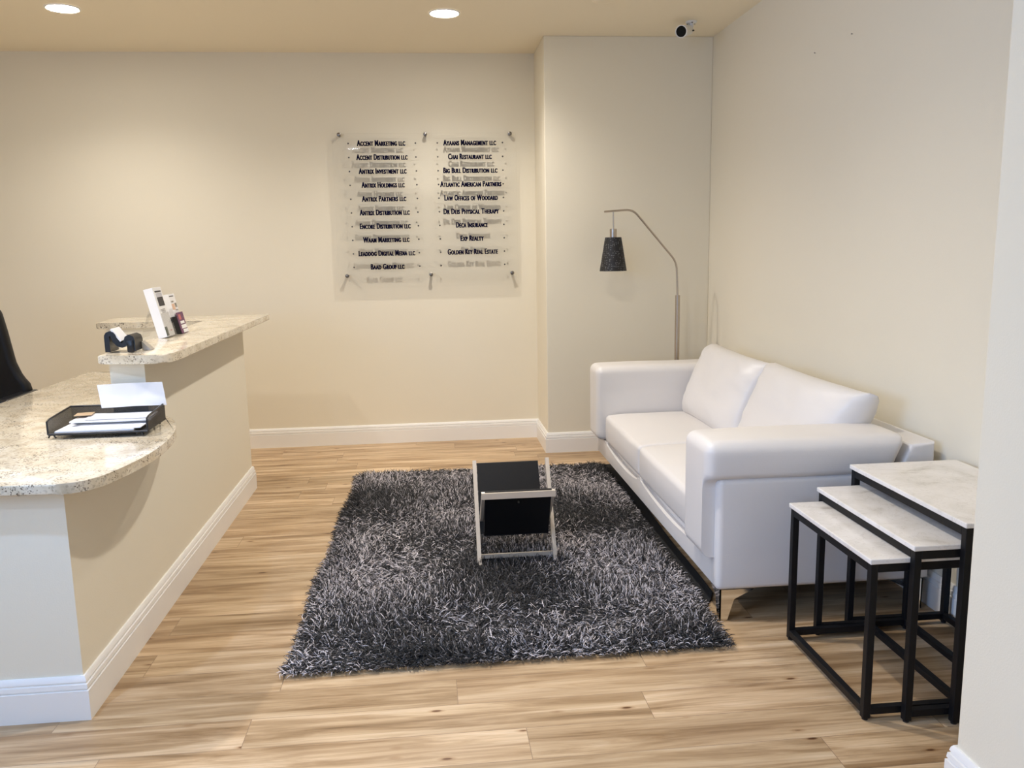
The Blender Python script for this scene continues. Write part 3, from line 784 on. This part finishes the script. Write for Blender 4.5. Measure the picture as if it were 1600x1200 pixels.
# front rail with scalloped top edge under the cushions
NEAR_IN, FAR_IN, SPLIT = 3.115, 4.815, 4.005
def scallop(y):
    for a, b in ((NEAR_IN, SPLIT), (SPLIT, FAR_IN)):
        if a <= y <= b:
            s = (y - a) / (b - a)
            return 0.238 - 0.043 * max(0.0, math.sin(math.pi * s ** 0.8)) ** 0.6
    return 0.238
bm = NB()
ys = sorted(set([SY0 + .012, SY1 - .012, NEAR_IN, SPLIT, FAR_IN] + [SY0 + .012 + (SY1 - SY0 - .024) * i / 120 for i in range(121)]))
poly = [(SY0 + .012, .128)] + [(y, scallop(y)) for y in ys] + [(SY1 - .012, .128)]
prism(bm, poly, 'X', SX0, SX0 + .03)
es = [e for e in bm.edges if abs(e.verts[0].co.x - SX0) < 1e-5 and abs(e.verts[1].co.x - SX0) < 1e-5]
bmesh.ops.bevel(bm, geom=es, offset=.008, segments=3, affect='EDGES', profile=.5)
sp('front_rail', bm, smooth=40)
bm = NB(); box(bm, SX0 + .031, SX1 - .10, SY0 + .06, SY1 - .06, .128, .236, .004); sp('seat_base', bm)
bm = NB(); box(bm, SX0 + .034, SX1 - .02, SY0 + .03, SY1 - .03, .119, .1265); dc = sp('dark_undersheet', bm, m_black); tag(dc, 'added black sheet that deepens the shade under the seat')  # added black sheet, stops light bouncing under the sofa
# end panels, arms
for s, lab in ((0, 'near'), (1, 'far')):
    y0, y1 = (SY0, SY0 + .075) if s == 0 else (SY1 - .075, SY1)
    bm = NB()
    def pan(p, u, s=s):
        b = .010 * (1 - u[0] ** 2) * (1 - u[2] ** 2)
        return (p.x, p.y + (-b if (s == 0 and u[1] < 0) else b if (s == 1 and u[1] > 0) else 0), p.z)
    rbox(bm, SX0 - .002, SX1, y0, y1, .122, .552, .022, pan, nin=8); sp('end_panel', bm, smooth=70)
    a0, a1 = (SY0 - .004, NEAR_IN - .003) if s == 0 else (FAR_IN + .003, SY1 + .004)
    bm = NB()
    def arm(p, u, s=s):
        x, y, z = p
        k = min(1, max(0, (z - .535) / .02))                      # the pad overhangs the end panel only near the top
        lim = (SY0 + .036) if s == 0 else (SY1 - .036)
        y = (k * y + (1 - k) * max(y, lim)) if s == 0 else (k * y + (1 - k) * min(y, lim))
        if u[2] > .4: z += .010 * (1 - u[1] ** 2) * max(0, 1 - abs(u[0]) ** 6)
        if u[0] > .4: x -= (u[0] - .4) / .6 * (.70 - max(z, .55)) * .45
        y += (.005 if (u[1] > 0) else -.005) * (1 - min(1, abs(z - .62) / .07) ** 2) * (1 - abs(u[0]) ** 8)
        z += .003 * noise.noise(Vector((x * 3, y * 4, s * 5.0)))
        return (x, y, z)
    rbox(bm, .980, 1.762, a0, a1, .242, .688, .040, arm, nin=24, narc=5)
    sp('armrest', bm, smooth=75)
# back frame
bm = NB(); prism(bm, [(1.712, .24), (1.722, .55), (1.770, .652), (1.862, .660), (SX1, .125), (1.712, .125)], 'Y', SY0 + .004, SY1 - .004, .014, 4); sp('back_frame', bm, smooth=40)
# seat cushions
for y0, y1, sd in ((NEAR_IN + .004, SPLIT - .003, 1.0), (SPLIT + .003, FAR_IN - .004, 4.0)):
    bm = NB()
    def seat(p, u, sd=sd):
        x, y, z = p
        if u[2] > 0: z += .030 * (1 - u[0] ** 2) * (1 - abs(u[1]) ** 2.5) - .010 * max(0, -u[0]) ** 4
        if u[0] < 0: x -= .008 * (1 - u[2] ** 2) * (1 - u[1] ** 4)
        z += .0035 * noise.noise(Vector((x * 5, y * 5, sd)))
        return (x, y, z)
    rbox(bm, 1.030, 1.705, y0, y1, .2395, .408, .022, seat, nin=14, narc=5); sp('seat_cushion', bm, smooth=80)
# back cushions lean on the frame
def cush_mat(cx, cy, cz, lean, twist, roll):
    # local x -> along y, local y -> up, local z -> towards the room (-X)
    m = Matrix(((0, 0, -1), (-1, 0, 0), (0, 1, 0))).to_4x4()
    return Matrix.Translation((cx, cy, cz)) @ Matrix.Rotation(twist, 4, 'Z') @ Matrix.Rotation(lean, 4, 'Y') @ Matrix.Rotation(roll, 4, 'X') @ m
bm = NB(); pillow(bm, .92, .45, .25, cush_mat(1.622, 3.475, .605, .40, 0.0, 0.0), seed=2.0, edge=.03, wr=.012, taper=.24); sp('back_cushion', bm, smooth=80)
bm = NB(); pillow(bm, .83, .45, .25, cush_mat(1.622, 4.375, .598, .40, 0.03, 0.02), seed=6.0, edge=.03, wr=.010); sp('back_cushion', bm, smooth=80)
# folded chrome corner legs
def corner_leg(px, py, sx, sy, nm='leg'):
    b_ = NB()
    wing = [(0, .1215), (.135, .1215), (.055, .083), (.030, .0), (0, .0)]
    prism(b_, [(px + sx * a, z) for a, z in wing], 'Y', py, py + sy * .005)
    prism(b_, [(py + sy * (a * .9 + .0), z) for a, z in wing], 'X', px, px + sx * .005)
    o_ = sp(nm, b_, m_chrome, 30); return o_
corner_leg(1.048, SY0 + .012, 1, 1); corner_leg(1.21, SY1 - .06, 1, -1); corner_leg(1.850, SY0 + .012, -1, 1); corner_leg(1.850, SY1 - .012, -1, -1)

# ------------------------------------------------------------------ floor lamp
LX, LY = 1.615, 5.30
lamp = thing('floor_lamp', 'nickel arc floor lamp with a black dotted shade in the corner', 'floor lamp', (LX, LY, 0))
bm = NB(); _, rg = lathe(bm, [(0.0005, 0), (.125, 0), (.125, .012), (.118, .018), (.03, .022), (.0005, .024)], n=48); link_mesh('base', bm, m_nickel, lamp, 40)
bm = NB(); cyl(bm, (0, 0, .02), (0, 0, 1.078), .0155, n=24); link_mesh('pole', bm, m_nickel, lamp, 40)
bm = NB(); tube(bm, fillet([(0, 0, 1.07), (-.010, 0, 1.292), (-.300, 0, 1.630), (-.487, 0, 1.618)], .05, 8), .0062, 14); link_mesh('bent_arm', bm, m_nickel, lamp, 60)
sx_ = 1.187 - LX
bm = NB(); cyl(bm, (sx_ + .002, 0, 1.505), (sx_, 0, 1.620), .0042, n=12); link_mesh('hanging_rod', bm, m_nickel, lamp, 40)
bm = NB(); cyl(bm, (sx_, 0, 1.452), (sx_, 0, 1.510), .0225, n=28); link_mesh('lamp_socket', bm, m_nickel, lamp, 40)
bm = NB(); lathe(bm, [(.020, 1.456), (.052, 1.457), (.087, 1.244), (.085, 1.2445), (.050, 1.455), (.020, 1.4545)], sx_, 0, 40)
sh_ = link_mesh('lamp_shade', bm, m_shade, lamp, 40); tag(sh_, 'black tapered shade with small pale dots')
bm = NB(); lathe(bm, [(.0005, 1.32), (.02, 1.325), (.028, 1.35), (.026, 1.375), (.014, 1.40), (.012, 1.44)], sx_, 0, 24); link_mesh('bulb', bm, m_white, lamp, 60)

# ------------------------------------------------------------------ nesting tables
def nest_table(x0, x1, y0, y1, h, label, open_front, bar=0.022, bh_=0.026):
    t_ = thing('nesting_table', label, 'side table', ((x0 + x1) / 2, (y0 + y1) / 2, 0), 0, 'nesting tables beside the sofa')
    ox, oy = (x0 + x1) / 2, (y0 + y1) / 2
    a0, a1, b0, b1 = x0 - ox, x1 - ox, y0 - oy, y1 - oy
    zt_ = h - .016
    bm = NB(); box(bm, a0 - .006, a1 + .006, b0 - .006, b1 + .006, zt_ + .0005, h, .003, 2); tp = link_mesh('marble_top', bm, m_marble, t_); tag(tp, 'off-white veined marble top')
    for X in (a0, a1 - bar):
        for Y in (b0, b1 - bar):
            bm = NB(); box(bm, X, X + bar, Y, Y + bar, .006, zt_, .0012, 1); lg = link_mesh('leg', bm, m_black, t_)
            bm = NB(); cyl(bm, (X + bar / 2, Y + bar / 2, 0), (X + bar / 2, Y + bar / 2, .0065), .009, n=14); link_mesh('foot_pad', bm, m_bplastic, lg, 40)
    def rail(nm, *b):
        bm = NB(); box(bm, *b, .0012, 1); link_mesh(nm, bm, m_black, t_)
    zr0 = zt_ - bh_
    for X in (a0, a1 - bar): rail('top_rail', X, X + bar, b0 + bar, b1 - bar, zr0, zt_)
    for Y in (b0, b1 - bar): rail('top_rail', a0 + bar, a1 - bar, Y, Y + bar, zr0, zt_)
    for Y in (b0, b1 - bar): rail('bottom_rail', a0 + bar, a1 - bar, Y, Y + bar, .018, .018 + bar)
    rail('bottom_rail', a1 - bar, a1, b0 + bar, b1 - bar, .018, .018 + bar)
    if not open_front: rail('bottom_rail', a0, a0 + bar, b0 + bar, b1 - bar, .018, .018 + bar)
    return t_
nest_table(1.480, 1.872, 2.095, 2.738, .617, 'largest and tallest marble topped nesting table beside the sofa', True)
nest_table(1.348, 1.706, 2.122, 2.711, .547, 'middle marble topped nesting table, half under the largest one', True)
nest_table(1.236, 1.558, 2.150, 2.685, .503, 'smallest and lowest marble topped nesting table, frontmost of the set', False)

# ------------------------------------------------------------------ shag rug
rug = thing('shag_rug', 'dark grey and white shag rug in front of the sofa', 'rug', (.25, 3.9, 0))
RX0, RX1, RY0, RY1 = -0.505, 1.022, 2.635, 5.135
def edge_x(y, left):
    s = (y - RY0) / (RY1 - RY0)
    return (RX0 - .018 + .045 * s + .008 * math.sin(y * 7)) if left else (RX1 + .058 * s + .004 * math.sin(y * 6 + 1))
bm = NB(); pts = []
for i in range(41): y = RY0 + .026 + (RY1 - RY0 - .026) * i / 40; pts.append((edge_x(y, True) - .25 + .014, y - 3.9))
for i in range(40, -1, -1): y = RY0 + .026 + (RY1 - RY0 - .026) * i / 40; pts.append((edge_x(y, False) - .25 - .006 + (.075 * min(1, (y - 2.95) / .12) if y > 2.95 else 0), y - 3.9))  # black backing widened under the sofa front, stands in for the shade there
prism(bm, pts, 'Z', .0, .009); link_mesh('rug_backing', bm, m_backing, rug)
rng = np.random.default_rng(3)
NS = 118000
yy = rng.uniform(RY0, RY1 - .012, NS); s_ = (yy - RY0) / (RY1 - RY0)
ex0 = RX0 - .018 + .045 * s_ + .008 * np.sin(yy * 7); ex1 = RX1 + .058 * s_ + .004 * np.sin(yy * 6 + 1)
xx = ex0 + rng.uniform(0, 1, NS) * (ex1 - ex0)
keep = ~((xx < -.15) & (yy > RY1 - .045) & (rng.uniform(0, 1, NS) < .85))
xx, yy = xx[keep], yy[keep]; NS = len(xx)
def field(x, y, f, seed):
    r = np.random.default_rng(seed); out = np.zeros_like(x)
    for k in range(10):
        a = r.uniform(0, 6.283); w = f * r.uniform(.5, 1.6); out += np.sin(w * (x * math.cos(a) + y * math.sin(a)) + r.uniform(0, 6.283))
    return out / math.sqrt(5)
ang = 1.9 * field(xx, yy, 7, 11) + .9 * field(xx, yy, 24, 12) + rng.normal(0, .75, NS) - 1.2
tilt = np.clip(.62 + .22 * field(xx, yy, 9, 13) + rng.normal(0, .22, NS), .1, 1.25)
# near the border the pile falls outwards
de = np.stack([xx - ex0[keep], ex1[keep] - xx, yy - RY0, RY1 - yy]); near_e = de.min(0); wh = de.argmin(0)
outang = np.array([math.pi, 0, -math.pi / 2, math.pi / 2])[wh]
wgt = np.clip(1.25 - near_e / .05, 0, 1); tilt = tilt * (1 - wgt) + rng.uniform(.55, .95, NS) * wgt
dx = np.cos(ang) * (1 - wgt) + np.cos(outang + rng.normal(0, .5, NS)) * wgt; dy = np.sin(ang) * (1 - wgt) + np.sin(outang + rng.normal(0, .5, NS)) * wgt
nn = np.hypot(dx, dy) + 1e-6; dx, dy = dx / nn, dy / nn
ln = np.clip(rng.normal(.044, .008, NS), .026, .062) * (1 - .25 * wgt)
ln = np.where((wh == 1) & (near_e < .04), ln * .8, ln)
dirx, diry = dx, dy
RINGS, K = 4, 3
V = np.zeros((NS, RINGS, K, 3), np.float32)
curl = rng.normal(0, 1.1, NS)
px, py, pz = xx.copy(), yy.copy(), np.full(NS, .008)
cur_t = tilt * .35
wdt = rng.uniform(.0012, .0019, NS)
ph = rng.uniform(0, 6.283, NS)
for k in range(RINGS):
    if k:
        st_ = ln / (RINGS - 1)
        cur_t = cur_t + tilt * .62
        a2 = np.arctan2(diry, dirx) + curl * .6
        dirx, diry = np.cos(a2), np.sin(a2)
        px = px + st_ * np.sin(cur_t) * dirx; py = py + st_ * np.sin(cur_t) * diry; pz = np.maximum(pz + st_ * np.cos(cur_t), .006 + .0015 * k)
    w = wdt * (1.0, 1.1, 1.0, .45)[k]
    sxv, syv = -diry, dirx
    ux, uy, uz = np.cos(cur_t) * dirx, np.cos(cur_t) * diry, -np.sin(cur_t)
    for q in range(K):
        a = ph + q * 2 * math.pi / K
        V[:, k, q, 0] = px + w * (np.cos(a) * sxv + np.sin(a) * ux) - .25
        V[:, k, q, 1] = py + w * (np.cos(a) * syv + np.sin(a) * uy) - 3.9
        V[:, k, q, 2] = np.maximum(pz + w * np.sin(a) * uz, .002)
base_i = (np.arange(NS) * RINGS * K)[:, None, None]
quads = []
for k in range(RINGS - 1):
    for q in range(K):
        q2 = (q + 1) % K
        quads.append([k * K + q, k * K + q2, (k + 1) * K + q2, (k + 1) * K + q])
quads = np.array(quads)[None] + base_i
tri = np.array([(RINGS - 1) * K + q for q in range(K)])[None] + base_i[:, :, 0]
me = bpy.data.meshes.new('pile')
nq, ntri = quads.shape[0] * quads.shape[1], NS
me.vertices.add(NS * RINGS * K); me.vertices.foreach_set('co', V.ravel())
me.loops.add(nq * 4 + ntri * 3); me.loops.foreach_set('vertex_index', np.concatenate([quads.ravel(), tri.ravel()]).astype(np.int32))
me.polygons.add(nq + ntri)
me.polygons.foreach_set('loop_start', np.concatenate([np.arange(nq) * 4, nq * 4 + np.arange(ntri) * 3]).astype(np.int32))
me.polygons.foreach_set('use_smooth', np.ones(nq + ntri, bool))
me.update(); me.validate()
pick = rng.uniform(0, 1, NS) + .13 * field(xx, yy, 7, 21)
shade = np.where(pick < .50, .005, np.where(pick < .65, .032, np.where(pick < .81, .20, .66)))
shade = shade * rng.uniform(.8, 1.25, NS)
colr = np.ones((NS, RINGS * K, 4), np.float32)
colr[..., 0] = (shade * 1.0)[:, None]; colr[..., 1] = (shade * .92)[:, None]; colr[..., 2] = (shade * .94)[:, None]
at = me.attributes.new('yarn', 'FLOAT_COLOR', 'POINT'); at.data.foreach_set('color', colr.ravel())
me.materials.append(m_yarn)
pile = bpy.data.objects.new('pile', me); COL.objects.link(pile); pile.parent = rug; tag(pile, kind='stuff')

# ------------------------------------------------------------------ folding magazine rack on the rug
rack = thing('magazine_rack', 'small black folding magazine rack with a pale metal frame on the rug', 'magazine rack', (.35, 3.58, 0))
RO = rack.location
def strip(bm, p, q, wx, th):
    """flat bar between two points of one YZ plane"""
    p, q = Vector(p) - RO, Vector(q) - RO
    d = (q - p).normalized(); n = Vector((0, -d.z, d.y))
    vs = []
    for e in (p, q):
        for sx in (-1, 1):
            for sn in (-1, 1): vs.append(bm.verts.new(e + Vector((sx * wx / 2, 0, 0)) + n * sn * th / 2))
    for f in ((0, 1, 3, 2), (4, 6, 7, 5), (0, 4, 5, 1), (2, 3, 7, 6), (0, 2, 6, 4), (1, 5, 7, 3)): bm.faces.new([vs[i] for i in f])
ZB = .020
for x_ in (.183, .520):
    bm = NB(); strip(bm, (x_, 3.478, ZB), (x_, 3.725, .432), .017, .026); link_mesh('frame_leg', bm, m_champ, rack)
for x_ in (.201, .502):
    bm = NB(); strip(bm, (x_, 3.392, .372), (x_, 3.765, ZB), .014, .024); link_mesh('frame_leg', bm, m_champ, rack)
bm = NB(); box(bm, .190 - RO.x, .513 - RO.x, 3.497 - RO.y, 3.509 - RO.y, .046, .064); link_mesh('lower_bar', bm, m_champ, rack)
bm = NB(); box(bm, .193 - RO.x, .509 - RO.x, 3.378 - RO.y, 3.390 - RO.y, .353, .379); link_mesh('front_bar', bm, m_champ, rack)
bm = NB(); cyl(bm, (.19 - RO.x, 3.715 - RO.y, .420), (.477 - RO.x, 3.715 - RO.y, .420), .006, n=12); link_mesh('rear_bar', bm, m_black, rack, 40)
bm = NB(); cyl(bm, (.176 - RO.x, 3.575 - RO.y, .196), (.530 - RO.x, 3.575 - RO.y, .196), .0045, n=12); link_mesh('pivot_rod', bm, m_nickel, rack, 40)
bm = NB(); strip(bm, (.3345, 3.705, .424), (.3345, 3.535, .150), .283, .009); link_mesh('rear_sling', bm, m_bleather, rack)
bm = NB(); strip(bm, (.3515, 3.396, .382), (.3515, 3.520, .148), .286, .009); box(bm, .2085 - RO.x, .4945 - RO.x, 3.515 - RO.y, 3.540 - RO.y, .143, .153); link_mesh('front_sling', bm, m_bleather, rack)
bm = NB(); cyl(bm, (.352 - RO.x, 3.4035 - RO.y, .330), (.352 - RO.x, 3.398 - RO.y, .328), .004, n=12); link_mesh('snap_button', bm, m_steel, rack, 40)
